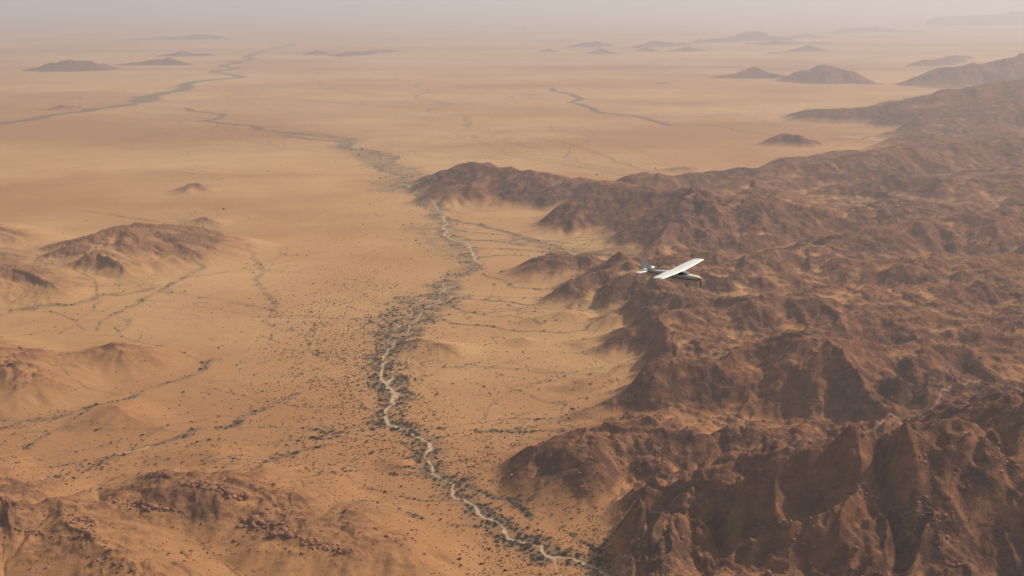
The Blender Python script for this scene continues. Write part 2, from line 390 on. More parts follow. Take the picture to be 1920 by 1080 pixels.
# ------------------------------------------------------------------ drainage: pale washes and the green along them
WASH = np.zeros((NY, NU), np.float32); VEG = np.zeros((NY, NU), np.float32); ROADM = np.zeros((NY, NU), np.float32)
CUT = np.zeros((NY, NU), np.float32)
jit = perlin(GX/18, GYf/18, 80)*.35 + perlin(GX/60, GYf/60, 81)*.45
def paint(T, pts, width, strength=1.0, seed=0, amp=.07, n=3, soft=.5, wig=None):
    X, Y = at([p[0] for p in pts], [p[1] for p in pts])
    P = wiggle(np.c_[X, Y], seed, amp, n)
    def fn(sl, d, t, a, b):
        yy_ = GYf[sl]; wmin = yy_*0.00052            # never thinner than the grid carries
        w_ = np.maximum(width*(1+jit[sl]), wmin)
        v = strength*np.clip((w_*(1+soft)-d)/(w_*soft*2), 0, 1)*np.minimum(1, width/wmin+.25)
        T[sl] = np.maximum(T[sl], v.astype(np.float32))
    seg_loop(P, lambda p: width*3+p[1]*.002, GX, GYf, fn)
    return P
RIVER = [(1250,1160),(1134,1079),(1099,1056),(1072,1046),(1038,1044),(1020,1036),(988,1017),(945,990),(905,967),(892,950),(870,937),(849,919),(830,900),(813,889),(806,867),(809,842),(791,822),(751,804),(729,796),(724,782),(729,764),(738,748),(742,738),(727,721),(724,678),(719,669),(727,658),(738,651)]
RIV_A = [(738,651),(735,625),(749,610),(772,590),(795,578),(815,555),(835,530)]
RIV_B = [(738,651),(764,625),(782,597),(805,572),(830,540)]
RIV_C = [(927,500),(907,497),(887,473),(853,450),(835,430),(832,407),(820,393),(797,380),(783,363),(765,345)]
UPPER = [(765,345),(745,325),(735,300),(707,290),(640,277),(600,262),(560,250),(480,236),(420,214),(350,203)]
# green bands first
RP = paint(VEG, RIVER, 24, .7, 1)
paint(VEG, RIV_A, 40, .75, 2); paint(VEG, RIV_B, 34, .75, 3)
paint(VEG, [(850,520),(895,500),(870,480),(850,455),(835,425),(815,405),(790,385),(765,355),(745,335)], 30, .7, 4)
paint(VEG, [(800,425),(830,445),(860,475)], 80, .38, 5)
paint(VEG, [(700,290),(735,312),(740,340),(725,355)], 85, .5, 6); paint(VEG, [(560,250),(640,275),(700,290)], 60, .5, 7)
paint(VEG, UPPER, 26, .7, 8)
paint(VEG, [(780,560),(760,590),(745,620)], 60, .45, 9)
for q, (pts, wd, st) in enumerate([
 ([(840,902),(880,918),(915,929),(951,940),(978,955),(995,973)], 5, .9),
 ([(1073,1002),(1120,1031),(1173,1044),(1218,1067),(1300,1110)], 5, .9),
 ([(755,700),(762,730),(755,760)], 8, .6), ([(770,640),(800,690),(825,740)], 4, .35),
 ([(898,809),(951,808),(1013,809),(1049,815),(1089,827),(1124,822),(1155,807),(1231,808),(1300,812),(1380,828),(1440,842),(1480,850)], 7, .6),
 ([(1480,850),(1560,840),(1640,820),(1720,790),(1780,750),(1840,718)], 6, .7),
 ([(0,590),(67,578),(140,572),(193,553),(230,553),(293,537)], 13, .5),
 ([(213,590),(257,570),(300,547),(353,517),(377,490),(410,467),(417,440),(393,422),(333,417),(233,408),(170,397)], 10, .5),
 ([(180,620),(213,590),(240,604)], 4, .5), ([(110,626),(213,592)], 4, .35),
 ([(447,450),(467,470),(490,503),(493,547),(510,583),(540,620)], 9, .4),
 ([(0,789),(89,787),(160,767),(213,756),(267,733),(338,711),(400,671)], 8, .6),
 ([(50,840),(89,813),(169,769)], 6, .5), ([(0,640),(80,622),(130,615)], 5, .4),
 ([(100,905),(187,867),(240,849),(275,836),(311,827),(364,804),(444,796),(489,769),(556,738)], 8, .6),
 ([(400,890),(444,889),(511,862),(578,840),(640,831)], 6, .5), ([(360,800),(470,802),(545,803)], 2, .5),
 ([(1085,827),(1060,835),(1000,850)], 4, .3),
 ([(833,407),(860,415),(900,420),(940,432),(980,448),(1010,455),(1060,468),(1120,480),(1200,486),(1260,490)], 11, 1.0),
 ([(850,430),(900,436),(960,440),(1010,452),(1060,455)], 8, .9), ([(857,445),(930,452),(1000,462),(1070,474)], 8, .9),
 ([(880,465),(950,466),(1020,472),(1080,477),(1120,479)], 8, .85), ([(900,482),(960,478),(1040,480)], 7, .75), ([(820,393),(870,398),(930,396)], 6, .5),
 ([(960,447),(1020,460),(1090,470)], 45, .5),
 ([(860,553),(890,562),(960,567),(1020,573),(1080,568)], 6, .85), ([(905,515),(945,526),(958,540),(1040,547)], 6, .8), ([(930,530),(925,545),(918,560)], 3, .4),
 ([(850,575),(900,590),(960,592),(990,600),(1012,612)], 5, .7), ([(830,600),(900,610),(960,620),(1060,624),(1110,612),(1170,600)], 6, .75),
 ([(870,585),(880,600),(930,604)], 3, .4), ([(895,577),(950,580),(1000,590)], 3, .4), ([(860,540),(940,548)],3,.3),
 ([(870,680),(960,690),(1060,700),(1150,708)], 4, .35), ([(950,725),(1000,745),(1080,757)], 4, .45), ([(930,700),(1010,712),(1100,722)], 3, .3),
 ([(1050,735),(1100,738),(1160,720)], 3, .3), ([(1000,640),(1060,655),(1140,650)],3,.3),
 ([(1035,165),(1065,176),(1090,186),(1094,198),(1112,208),(1130,213),(1190,217),(1220,225),(1250,235)], 26, .95),
 ([(1020,160),(1000,156)], 20, .4), ([(1250,235),(1340,235),(1400,247),(1480,255)], 16, .6),
 ([(0,233),(90,216),(180,204),(240,197),(270,191),(290,181),(255,181)], 48, .9), ([(255,190),(300,176),(350,157),(400,136),(455,127),(422,121),(440,116),(470,104),(520,92),(550,83),(515,80)], 60, .85),
 ([(785,155),(778,185),(800,210),(870,225),(882,240)], 16, .4), ([(900,165),(960,190),(1000,178)], 10, .3), ([(980,178),(1000,178)], 30, .8),
 ([(1130,127),(1300,126),(1500,128),(1700,129),(1930,131)], 60, .75),
 ([(1200,130),(1340,133),(1490,130)], 50, .5), ([(1560,262),(1700,260)], 14, .6), ([(1560,258),(1650,266)], 10, .5),
 ([(990,260),(1080,275),(1180,310),(1235,340)], 12, .35), ([(1040,300),(1150,318),(1240,338)], 45, .25),
 ([(0,96),(60,94),(140,88)], 90, .25), ([(1480,100),(1640,92),(1900,85)], 160, .25), ([(1600,112),(1760,96),(1930,92)], 160, .25),
 ([(360,190),(460,180),(560,160)], 120, .18), ([(1150,200),(1300,190)], 60, .15),
]): paint(VEG, pts, wd, st, 30+q, .05)
# fine dendritic runnels on the far right plain
rs = np.random.RandomState(5)
for q in range(95):
    x = rs.uniform(760, 1560); y = rs.uniform(215, 345)
    if y > 300 and x < 1130 and x > 790: continue
    L = rs.uniform(25, 110); sl_ = rs.uniform(.08, .28)
    pts = [(x, y), (x+L*.35, y+L*sl_*.2), (x+L*.7, y+L*sl_*.7), (x+L, y+L*sl_)]
    paint(VEG, pts, 3.5, rs.uniform(.2, .5), 300+q, .07, 2)
for q in range(70):
    x = rs.uniform(840, 1150); y = rs.uniform(520, 780)
    L = rs.uniform(20, 90)
    pts = [(x, y), (x+L*.4, y+rs.normal(0, 3)+L*.05), (x+L, y+L*.12+rs.normal(0, 3))]
    paint(VEG, pts, 1.8, rs.uniform(.2, .45), 500+q, .07, 2)
for q in range(60):
    x = rs.uniform(-60, 560); y = rs.uniform(600, 900); L = rs.uniform(30, 110)
    pts = [(x, y), (x+L*.5, y-L*.14+rs.normal(0, 3)), (x+L, y-L*.3)]
    paint(VEG, pts, 1.8, rs.uniform(.15, .4), 700+q, .07, 2)
for q in range(170):
    x = rs.uniform(-100, 1150); y = 150 + 560*rs.uniform(0, 1)**1.2
    L = rs.uniform(20, 120)*(.5+y/700); a_ = rs.normal(.0, .12)+(.25 if x < 700 else -.05)*(y > 350)
    pts = [(x, y), (x+L*.3, y-L*a_*.5), (x+L*.65, y-L*a_*.6), (x+L, y-L*a_)]
    paint(VEG, pts, 1.6, rs.uniform(.12, .32), 900+q, .08, 2)
VALLEY = np.zeros((NY, NU), np.float32)
def paintw(T, P, width, strength):
    P = np.array(P)
    def fn(sl, d, t, a, b):
        yy_ = GYf[sl]; wmin = yy_*0.00050; w_ = np.maximum(width*(1+jit[sl]), wmin)
        v = strength*np.clip((w_*1.5-d)/w_, 0, 1)*np.minimum(1, width/wmin+.25)
        T[sl] = np.maximum(T[sl], v.astype(np.float32))
    seg_loop(P, lambda p: width*3+p[1]*.002, GX, GYf, fn)
def branch(x, y, th, L, w_, st, depth, rs):
    P = [(x, y)]
    for k in range(5):
        th += rs.normal(0, .22); x += math.sin(th)*L/5; y += math.cos(th)*L/5; P.append((x, y))
        if depth and k in (1, 3) and rs.uniform() < .75: branch(x, y, th+rs.choice([-1, 1])*rs.uniform(.3, .6), L*rs.uniform(.45, .8), w_*.75, st*.85, depth-1, rs)
    paintw(VEG, P, w_, st)
    if depth:
        for s_ in (-1, 1): branch(x, y, th+s_*rs.uniform(.15, .35), L*rs.uniform(.5, .8), w_*.75, st*.85, depth-1, rs)
rs = np.random.RandomState(19)
# mouths (image x, y), heading of the head-waters in degrees from the view direction, length m
for mx, my, hd, L in [(735,600,-80,260),(724,690,-95,230),(728,765,-110,200),(745,800,-100,160),(800,835,-85,150),(810,880,-100,150),(870,940,-95,140),(945,990,-100,130),
  (760,690,80,200),(780,810,75,220),(815,870,80,140),(800,600,60,260),(830,555,75,300),(850,520,80,300),(905,500,60,300),(835,430,85,380),(850,450,92,420),(865,465,98,380),(830,405,80,350),
  (720,330,-80,500),(700,290,-60,700),(620,265,-40,800),(560,250,-60,800),(770,350,70,400),(480,770,-110,200),(330,810,-60,200),(230,740,-60,180),(140,770,-100,160),(250,850,-120,150),
  (510,583,-40,260),(300,545,-50,260),(410,470,-30,350),(350,520,60,200),(180,553,-10,240),(60,580,0,240),(1000,455,60,380),(1060,468,40,420),(1080,475,110,300),(1240,340,-60,900),(1180,320,-40,900),
  (1094,198,-60,1100),(1190,217,120,900),(1250,235,80,1000),(1100,205,110,900),(880,240,-30,1200),(780,185,-60,1500),(350,203,-60,1500),(180,204,120,1200),(300,176,100,1600),(950,725,70,220),(1010,612,60,240),
  (980,955,80,120),(1120,1031,60,110),(1218,1067,60,110),(900,590,80,240),(950,808,60,150),(1155,807,70,150),(1480,850,60,200),(1560,840,20,200),(1720,790,60,200),(640,831,-110,160),(511,862,-120,150),(380,680,-30,200),(160,620,-30,260)]:
    X0, Y0 = at(mx, my); branch(float(X0), float(Y0), R(hd)+rs.normal(0, .12), L*1.0, 2.6+L*.004, rs.uniform(.42, .62), 3 if L > 180 else 2, rs)
# pale sand channels
paint(WASH, RIVER, 3.0, .95, 1); paint(WASH, RIV_A, 2.0, .75, 2); paint(WASH, RIV_B, 2.0, .7, 3)
paint(WASH, RIV_C, 4.0, .95, 4); paint(WASH, [(740,700),(736,730),(745,745)], 4, .8, 44)
paint(WASH, [(1060,468),(1080,477)], 6, .7, 45)
for pts, wd, st in [([(980,812),(1040,822),(1089,829),(1130,822)], 3, .6), ([(1250,810),(1330,815),(1420,838)], 2.5, .5),
  ([(60,805),(89,790),(120,788)], 3, .5), ([(225,850),(262,842),(280,835)], 3.5, .8), ([(80,912),(100,905)], 3, .7),
  ([(1560,838),(1600,828)], 3, .5), ([(1730,780),(1800,740),(1840,712)], 3, .6), ([(1040,1046),(1045,1067),(1050,1090)], 2, .8),
  ([(1590,256),(1690,268)], 25, .9), ([(1700,560),(1850,545)], 2.5, .3)]:
    paint(WASH, pts, wd, st, int(pts[0][0]), .05)
paint(ROADM, [(-200,362),(60,320),(280,290),(420,270),(540,255),(640,240),(760,220),(880,200),(960,188),(1010,178),(1120,160),(1250,140)], 15, .75, 901, .004, 1)
for pts, wd, st in [([(1300,812),(1400,830),(1480,852)], 2.5, .5), ([(1480,852),(1600,830),(1720,790),(1780,752),(1840,715)], 2.6, .5), ([(1350,795),(1420,748),(1447,718)], 1.6, .3), ([(1640,760),(1700,740),(1720,720)], 1.6, .3),
  ([(1320,1075),(1325,1000),(1400,940)], 1.6, .25), ([(1500,600),(1620,575),(1760,560),(1830,520)], 3, .45), ([(1600,450),(1660,440),(1730,430)], 6, .4), ([(1760,660),(1800,640),(1850,600)], 2.5, .4)]:
    Xs, Ys = at([p[0] for p in pts], [p[1] for p in pts], 45.0); P = wiggle(np.c_[Xs, Ys], int(pts[0][0]), .07, 3)
    paintw(VALLEY, P, wd, st)
flat = 1-sstep(6, 26, h)
VEG *= np.clip(.85+.25*sstep(4000, 7000, GYf)+.9*perlin(GX/130, GYf/200, 320)*sstep(3500, 7000, GYf)*.5+.9*perlin(GX/38, GYf/38, 321)*sstep(7000, 3500, GYf), .45, 1.3)
WASH *= (.35+.65*flat)*(1-.42*sstep(.0, .45, perlin(GX/45, GYf/45, 310))); VEG *= (.45+.55*flat)
WASH = np.maximum(WASH, VALLEY)
h = h - 1.5*WASH - .5*VEG*(WASH < .1)
h[GYf > 20000] = np.where(h[GYf > 20000] > 8, h[GYf > 20000], 0)
print('drainage', round(time.time()-T0, 1))

# ------------------------------------------------------------------ rock cover
gx, gy = grad(h); slope = np.hypot(gx, gy)
cn = fbm(GX/240, GYf/240, 90, 5); cn2 = fbm(GX/55, GYf/55, 95, 3)
hrel = sstep(4, 46, h) + .12*sstep(4, 14, h)
hrel = np.maximum(hrel, sstep(9000, 12000, GYf)*sstep(1, 7, h))
MS = np.hypot(*grad(mblur(h)))
conv = blur(h, 6, 14) - h                       # hollows keep sand, ribs are bare
ROCK = TONE*np.clip(hrel*(.38 + .55*sstep(.16, .48, MS) + .35*sstep(.2, .8, slope) + .45*cn + .5*cn2 - .10*np.clip(conv, -4, 4)) + .35*crag + .5*sstep(2600, 6000, GYf)*hrel, 0, 1)
ROCK = np.maximum(ROCK, sstep(9000, 12000, GYf)*sstep(1, 7, h)*.9)
# crown of the near-left ridge: bare tors
RED = np.clip(.36 + 1.5*fbm(GX/1900, GYf/1300, 97, 5) + .35*cn + 1.1*sstep(3500, 8000, GYf)*fbm(GX/6500, GYf/2600, 98, 4) + .35*sstep(2, 20, h) + .5*sstep(-100, -700, GX)*sstep(2600, 1900, GYf) + .55*sstep(2500, 1500, GYf), 0, 1)
cover = np.stack([ROCK, np.clip(VEG, 0, 1), np.clip(np.maximum(WASH, ROADM*.55), 0, 1), RED], -1).astype(np.float32)

# ------------------------------------------------------------------ ground material
def ground_material():
    m = bpy.data.materials.new('desert_ground'); m.use_nodes = True
    t = m.node_tree; b = t.nodes['Principled BSDF']; b.inputs['Roughness'].default_value = 1.0
    b.inputs['Specular IOR Level'].default_value = 0.0
    N = lambda k: t.nodes.new(k); L = t.links.new
    at_ = N('ShaderNodeAttribute'); at_.attribute_name = 'cover'
    sp = N('ShaderNodeSeparateColor'); L(at_.outputs['Color'], sp.inputs[0])
    geo = N('ShaderNodeNewGeometry')
    def noise(scale, detail=4, rough=.6, dist=0, sc=(1, 1, 1)):
        mp = N('ShaderNodeMapping'); mp.inputs['Scale'].default_value = sc; L(geo.outputs['Position'], mp.inputs['Vector'])
        n = N('ShaderNodeTexNoise'); n.inputs['Scale'].default_value = scale; n.inputs['Detail'].default_value = detail
        n.inputs['Roughness'].default_value = rough; n.inputs['Distortion'].default_value = dist
        L(mp.outputs[0], n.inputs['Vector']); return n.outputs[0]
    def rng(v, a, b_, c, d):
        r = N('ShaderNodeMapRange'); r.inputs[1].default_value = a; r.inputs[2].default_value = b_
        r.inputs[3].default_value = c; r.inputs[4].default_value = d; L(v, r.inputs[0]); return r.outputs[0]
    def mix(f, a, b_, kind='MIX'):
        x = N('ShaderNodeMix'); x.data_type = 'RGBA'; x.blend_type = kind
        if isinstance(f, float): x.inputs[0].default_value = f
        else: L(f, x.inputs[0])
        for s_, v in ((6, a), (7, b_)):
            if isinstance(v, tuple): x.inputs[s_].default_value = (*v, 1)
            else: L(v, x.inputs[s_])
        return x.outputs[2]
    def mth(op, a, b_):
        x = N('ShaderNodeMath'); x.operation = op
        for s_, v in ((0, a), (1, b_)):
            if isinstance(v, float): x.inputs[s_].default_value = v
            else: L(v, x.inputs[s_])
        return x.outputs[0]
    big = noise(1/1500, 5, .55, .6); mid = noise(1/260, 5, .6, .4); fine = noise(1/26, 6, .7); grit = noise(1/5, 4, .75)
    sand = mix(rng(big, .35, .65, 0, 1), SAND_A, SAND_B)
    sand = mix(mth('MULTIPLY', at_.outputs['Alpha'], .85), sand, SAND_RED)
    sand = mix(rng(mid, .4, .75, 0, .35), sand, SAND_DARK)
    speck = rng(fine, .3, .7, .84, 1.14)
    v = N('ShaderNodeVectorMath'); v.operation = 'SCALE'; L(sand, v.inputs[0]); L(speck, v.inputs['Scale'])
    rock = mix(rng(mid, .35, .65, 0, 1), ROCK_A, ROCK_B)
    rock = mix(rng(fine, .45, .62, 0, 1), rock, ROCK_C)
    # the rock edge is broken by noise: stones and soil interfinger
    rk = mth('ADD', sp.outputs[0], mth('MULTIPLY', mth('SUBTRACT', fine, .5), 1.5))
    rk = mth('ADD', rk, mth('MULTIPLY', mth('SUBTRACT', grit, .5), .9))
    c = mix(rng(rk, .02, .78, 0, 1), v.outputs[0], rock)
    vg = mth('ADD', sp.outputs[1], mth('MULTIPLY', mth('SUBTRACT', fine, .5), .55))
    vg = mth('MULTIPLY', rng(vg, .05, .75, 0, 1), rng(sp.outputs[1], .0, .15, 0, 1))
    c = mix(mth('MULTIPLY', vg, .82), c, VEG_C)
    c = mix(rng(sp.outputs[2], .25, .8, 0, 1), c, WASH_C)
    # single small shrubs and stones, too many to stand as meshes on the far slopes
    vo = N('ShaderNodeTexVoronoi'); vo.inputs['Scale'].default_value = 1/9; L(geo.outputs['Position'], vo.inputs['Vector'])
    dots = mth('MULTIPLY', rng(vo.outputs['Distance'], .12, .24, 1, 0), rng(mid, .42, .6, 0, .65))
    c = mix(dots, c, (0.085, 0.06, 0.035))
    L(c, b.inputs['Base Color'])
    bp = N('ShaderNodeBump'); bp.inputs['Distance'].default_value = 1.0
    hgt = mth('ADD', mth('MULTIPLY', fine, 5.0), mth('MULTIPLY', grit, 1.6))
    L(hgt, bp.inputs['Height']); L(rng(sp.outputs[0], 0, .8, .12, .95), bp.inputs['Strength'])
    L(bp.outputs[0], b.inputs['Normal'])
    return m
SAND_A = (0.475, 0.268, 0.110); SAND_B = (0.54, 0.330, 0.158); SAND_RED = (0.345, 0.158, 0.064); SAND_DARK = (0.34, 0.175, 0.075)
ROCK_A = (0.165, 0.069, 0.036); ROCK_B = (0.050, 0.024, 0.021); ROCK_C = (0.25, 0.115, 0.058)
VEG_C = (0.135, 0.102, 0.067); WASH_C = (0.45, 0.32, 0.205)
GM = ground_material()

# ------------------------------------------------------------------ split the sheet by what it is and link it
co = np.empty((NY*NU, 3), np.float32); co[:, 0] = GX.ravel(); co[:, 1] = GYf.ravel(); co[:, 2] = h.ravel()
qa = (np.arange(NY-1)[:, None]*NU + np.arange(NU-1)[None, :]).ravel()
fl = LAB.copy(); fl[(h < 4.0)] = 0
fl = fl[:-1, :-1].ravel().astype(np.int32)
wl = ((WASH > .45)[:-1, :-1].ravel()) & (fl == 0) & (YA[:-1, None].repeat(NU-1, 1).ravel() < 8000)
rl = ((ROADM > .3)[:-1, :-1].ravel()) & (fl == 0)
fl[wl] = 1000; fl[rl] = 1001
hx, hy = gx, gy
nrm = np.stack([-hx.ravel(), -hy.ravel(), np.ones(NY*NU, np.float32)], -1); nrm /= np.linalg.norm(nrm, axis=1)[:, None]
def sheet(name, faces, label):
    q = qa[faces]; quads = np.stack([q, q+1, q+NU+1, q+NU], -1)
    used, inv = np.unique(quads, return_inverse=True); inv = inv.reshape(-1).astype(np.int32)
    me = bpy.data.meshes.new(name); nf = len(quads)
    me.vertices.add(len(used)); me.vertices.foreach_set('co', co[used].ravel())
    me.loops.add(nf*4); me.loops.foreach_set('vertex_index', inv)
    me.polygons.add(nf); me.polygons.foreach_set('loop_start', np.arange(0, nf*4, 4, dtype=np.int32))
    me.update(calc_edges=True)
    me.polygons.foreach_set('use_smooth', np.ones(nf, bool))
    a = me.color_attributes.new('cover', 'FLOAT_COLOR', 'POINT'); a.data.foreach_set('color', cover.reshape(-1, 4)[used].ravel())
    me.materials.append(GM)
    o = bpy.data.objects.new(name, me); COL.objects.link(o); o['kind'] = 'structure'
    if label: o['label'] = label
    return o
LBL = {'hill_a': 'rocky brown hill standing alone on the left plain below two small knolls', 'hill_b': 'low reddish swell of hills running out of the left edge',
 'hill_c': 'small dark conical knoll, the upper of two on the left plain', 'hill_d': 'small dark knoll beside the streamline on the left plain',
 'hill_i': 'broad rust-brown ridge with rocky outcrops filling the bottom left corner', 'hill_k': 'small dark hill touching the dry riverbed where its two branches meet',
 M: 'dark brown eroded mountain range filling the right side below the aircraft', 'mesa': 'flat-topped blue mesa on the right horizon'}
sheet('desert_plain', np.nonzero(fl == 0)[0], 'flat orange sand plain reaching to the hazy horizon')
sheet('dry_riverbed', np.nonzero(fl == 1000)[0], 'pale winding sand bed of the dry river')
sheet('gravel_road', np.nonzero(fl == 1001)[0], 'straight pale gravel road crossing the far plain')
for i, nm in enumerate(names):
    f = np.nonzero(fl == i+1)[0]
    if len(f) < 6: continue
    sheet(nm if nm in (M, 'mesa') else 'hill', f, LBL.get(nm))
print('sheets', round(time.time()-T0, 1))

def ground_z(X, Y):
    X = np.asarray(X, float); Y = np.asarray(Y, float)
    j = np.interp(Y, YA, np.arange(NY)); i = np.interp(X/Y, U, np.arange(NU))
    j0 = np.clip(j.astype(int), 0, NY-2); i0 = np.clip(i.astype(int), 0, NU-2); fj = j-j0; fi = i-i0
    s = lambda A: (A[j0, i0]*(1-fi)+A[j0, i0+1]*fi)*(1-fj) + (A[j0+1, i0]*(1-fi)+A[j0+1, i0+1]*fi)*fj
    return s

# ------------------------------------------------------------------ haze
hz = bpy.data.meshes.new('haze'); bm = bmesh.new(); bmesh.ops.create_cube(bm, size=1); bm.to_mesh(hz); bm.free()
ho = bpy.data.objects.new('haze', hz); COL.objects.link(ho); tag(ho, 'pale dusty haze filling the air over the plain', 'haze', kind='stuff')
top = 764.0; bot = float(h.min())-3
ho.scale = (1400000, 400000, top-bot); ho.location = (0, 194000-4000, (top+bot)/2)
hm = bpy.data.materials.new('dust_haze'); hm.use_nodes = True; t = hm.node_tree; t.nodes.clear()
o_ = t.nodes.new('ShaderNodeOutputMaterial'); v_ = t.nodes.new('ShaderNodeVolumePrincipled')
v_.inputs['Color'].default_value = (*HAZE['color'], 1); v_.inputs['Density'].default_value = HAZE['density']; v_.inputs['Anisotropy'].default_value = HAZE['aniso']
t.links.new(v_.outputs[0], o_.inputs['Volume']); hz.materials.append(hm)

#@@OBJECTS
# ------------------------------------------------------------------ bushes, trees and stones
def ico(lv):
    bm = bmesh.new(); bmesh.ops.create_icosphere(bm, subdivisions=lv, radius=1)
    v = np.array([x.co[:] for x in bm.verts]); f = np.array([[y.index for y in x.verts] for x in bm.faces]); bm.free(); return v, f
RS = np.random.RandomState(77)
def tri_mesh(name, V, Fc, mat, mi=None):
    me = bpy.data.meshes.new(name); me.vertices.add(len(V)); me.vertices.foreach_set('co', np.ascontiguousarray(V, np.float32).ravel())
    me.loops.add(len(Fc)*3); me.loops.foreach_set('vertex_index', np.ascontiguousarray(Fc, np.int32).ravel())
    me.polygons.add(len(Fc)); me.polygons.foreach_set('loop_start', np.arange(0, len(Fc)*3, 3, dtype=np.int32))
    for m in (mat if isinstance(mat, (list, tuple)) else [mat]): me.materials.append(m)
    if mi is not None: me.polygons.foreach_set('material_index', np.asarray(mi, np.int32))
    me.update(calc_edges=True); return me
def leafy(n, seed, ls=1.0):
    """a low spreading crown made of leaf clumps with gaps, radius 1, on the ground"""
    rs = np.random.RandomState(seed); V = []; Fc = []
    lobes = [(rs.uniform(-.55, .55), rs.uniform(-.55, .55), rs.uniform(.3, .62), rs.uniform(.28, .5)) for _ in range(7)]
    for k in range(n):
        lx, ly, lz, lr = lobes[rs.randint(7)]
        d = rs.normal(size=3); d /= np.linalg.norm(d); d[2] = abs(d[2])*.8-.15
        c = np.array([lx, ly, lz]) + d*lr*rs.uniform(.6, 1.0)
        a = rs.normal(size=3); a /= np.linalg.norm(a); b = np.cross(a, rs.normal(size=3)); b /= np.linalg.norm(b)
        s = rs.uniform(.08, .17)*ls
        b0 = len(V); V += [c+a*s, c-a*s*.5+b*s, c-a*s*.5-b*s]; Fc.append((b0, b0+1, b0+2))
    nl = len(Fc)
    for k in range(3):                           # leaning stems
        e = np.array([rs.uniform(-.4, .4), rs.uniform(-.4, .4), .5]); b0 = len(V)
        for q in range(3):
            an = q*2.1; V.append(np.array([math.cos(an)*.05, math.sin(an)*.05, -.15]))
        for q in range(3):
            an = q*2.1; V.append(e+np.array([math.cos(an)*.02, math.sin(an)*.02, 0]))
        for q in range(3):
            r_ = (q+1) % 3; Fc += [(b0+q, b0+r_, b0+3+q), (b0+r_, b0+3+r_, b0+3+q)]
    return np.array(V), np.array(Fc), np.array([0]*nl+[1]*(len(Fc)-nl))
mb1 = noisy(principled('thorn_foliage', (0.125, 0.094, 0.058), .9), .35, .5)
mb2 = noisy(principled('scrub_foliage', (0.15, 0.10, 0.056), .9), 1/40, .35, 'Object')
mwood = principled('grey_wood', (0.11, 0.085, 0.065), .9)
mrock = noisy(principled('rust_stone', (0.25, 0.118, 0.064), .95), 1/9, .45)
for m_ in (mb1, mb2, mrock): m_.node_tree.nodes['Principled BSDF'].inputs['Specular IOR Level'].default_value = .1

blobs = [(640,640,110,95,12),(600,690,120,110,8),(700,600,60,60,8),(680,745,70,80,6),(560,610,50,60,9),(790,600,70,50,9),(760,720,40,90,8),
         (780,790,70,50,8),(720,830,60,60,4),(700,470,120,110,4),(790,400,60,60,7),(860,480,50,35,8),(940,700,170,110,1.6),(1000,640,200,60,1.2),
         (900,880,90,60,6),(1000,980,110,70,9),(1080,1040,130,60,10),(960,1060,120,50,4),(900,850,80,40,7),(1000,800,150,30,3),(760,345,55,35,8),(730,310,45,35,7),(680,280,60,16,6),
         (480,770,120,60,2),(300,850,200,90,2.5),(250,960,350,120,3.0),(500,960,200,100,3.0),(1150,215,60,12,5),(1090,195,15,18,6),
         (430,440,40,25,4),(420,470,20,40,4),(380,490,30,20,3),(300,545,60,14,3),(100,577,120,12,5),(1050,470,90,25,4),(1180,318,90,18,3),(620,850,90,90,2.5),(560,720,140,70,1.5),
         (1400,750,400,200,1.2),(1500,950,420,160,1.6)]
def sample(n_px, z_of):
    """image-space sampling of ground positions at authoring time -> world x, y, z"""
    px = RS.uniform(-700, 2600, n_px); py = 175 + (1300-175)*RS.uniform(0, 1, n_px)
    X, Y = at(px, py)
    return px, py, X, Y
AREA = 3300*1125/1000.0
DMAX = 110.0
n = int(AREA*DMAX)
px, py, X, Y = sample(n, None)
smp = ground_z(X, Y)
dens = .55 + .9*sstep(420, 900, py)
for bx, by, rx, ry, d_ in blobs: dens = dens + d_*np.exp(-((px-bx)/rx)**2*.9-((py-by)/ry)**2*.9)
vg = smp(VEG); ws_ = smp(WASH); hv_ = smp(h); rk_ = smp(ROCK)
dens = (3.6-1.5*sstep(620, 420, px))*dens*(.45+.9*np.clip(.5+1.1*perlin(X/95, Y/95, 301)+.6*perlin(X/300, Y/300, 302), 0, 1.6)) + 40*vg*(vg > .12)*sstep(240, 480, py)
dens = dens*(1-.5*sstep(10, 60, hv_))*(1+.8*np.exp(-((px-665)/150)**2-((py-650)/150)**2))
dens[ws_ > .35] = 0; dens[smp(ROADM) > .2] *= .1
cx0, cy0 = at(845, 887.5); dens[np.hypot(X-cx0, (Y-cy0)*.6) < 9] = 0     # the clearing the car stands in
keep = RS.uniform(0, DMAX, n) < dens
px, py, X, Y, vg, hv_ = [a[keep] for a in (px, py, X, Y, vg, hv_)]
Z = ground_z(X, Y)(h)
dist = np.hypot(Y, H-Z)
near_river = np.clip(vg*1.6 + np.exp(-((px-735)/60)**2-((py-690)/120)**2)*.5, 0, 1)
rad = np.exp(RS.normal(0, .42, len(X)))*(.88 + .85*near_river)*np.where(hv_ > 12, .75, 1.0)
rad = np.maximum(rad, dist*.00016)*np.where(dist > 5200, 1.35, 1.0)     # far scrub shows only where it grows in bigger thickets
rad = np.clip(rad, .5, 7.5)
print('bushes', len(X))
sizepx = rad*F/dist
infr = (px > 0) & (px < 1920) & (py < 1080) & (py > 300) & (ws_[keep] < .3)
pick = np.argsort(-(sizepx*infr))[:280]
sel = np.zeros(len(X), bool); sel[pick] = True
tmpl = []
for k in range(4):
    V, Fc, mi = leafy(260, 40+k, 1.1); tmpl.append(tri_mesh('thorn_bush', V, Fc, [mb1, mwood], mi))
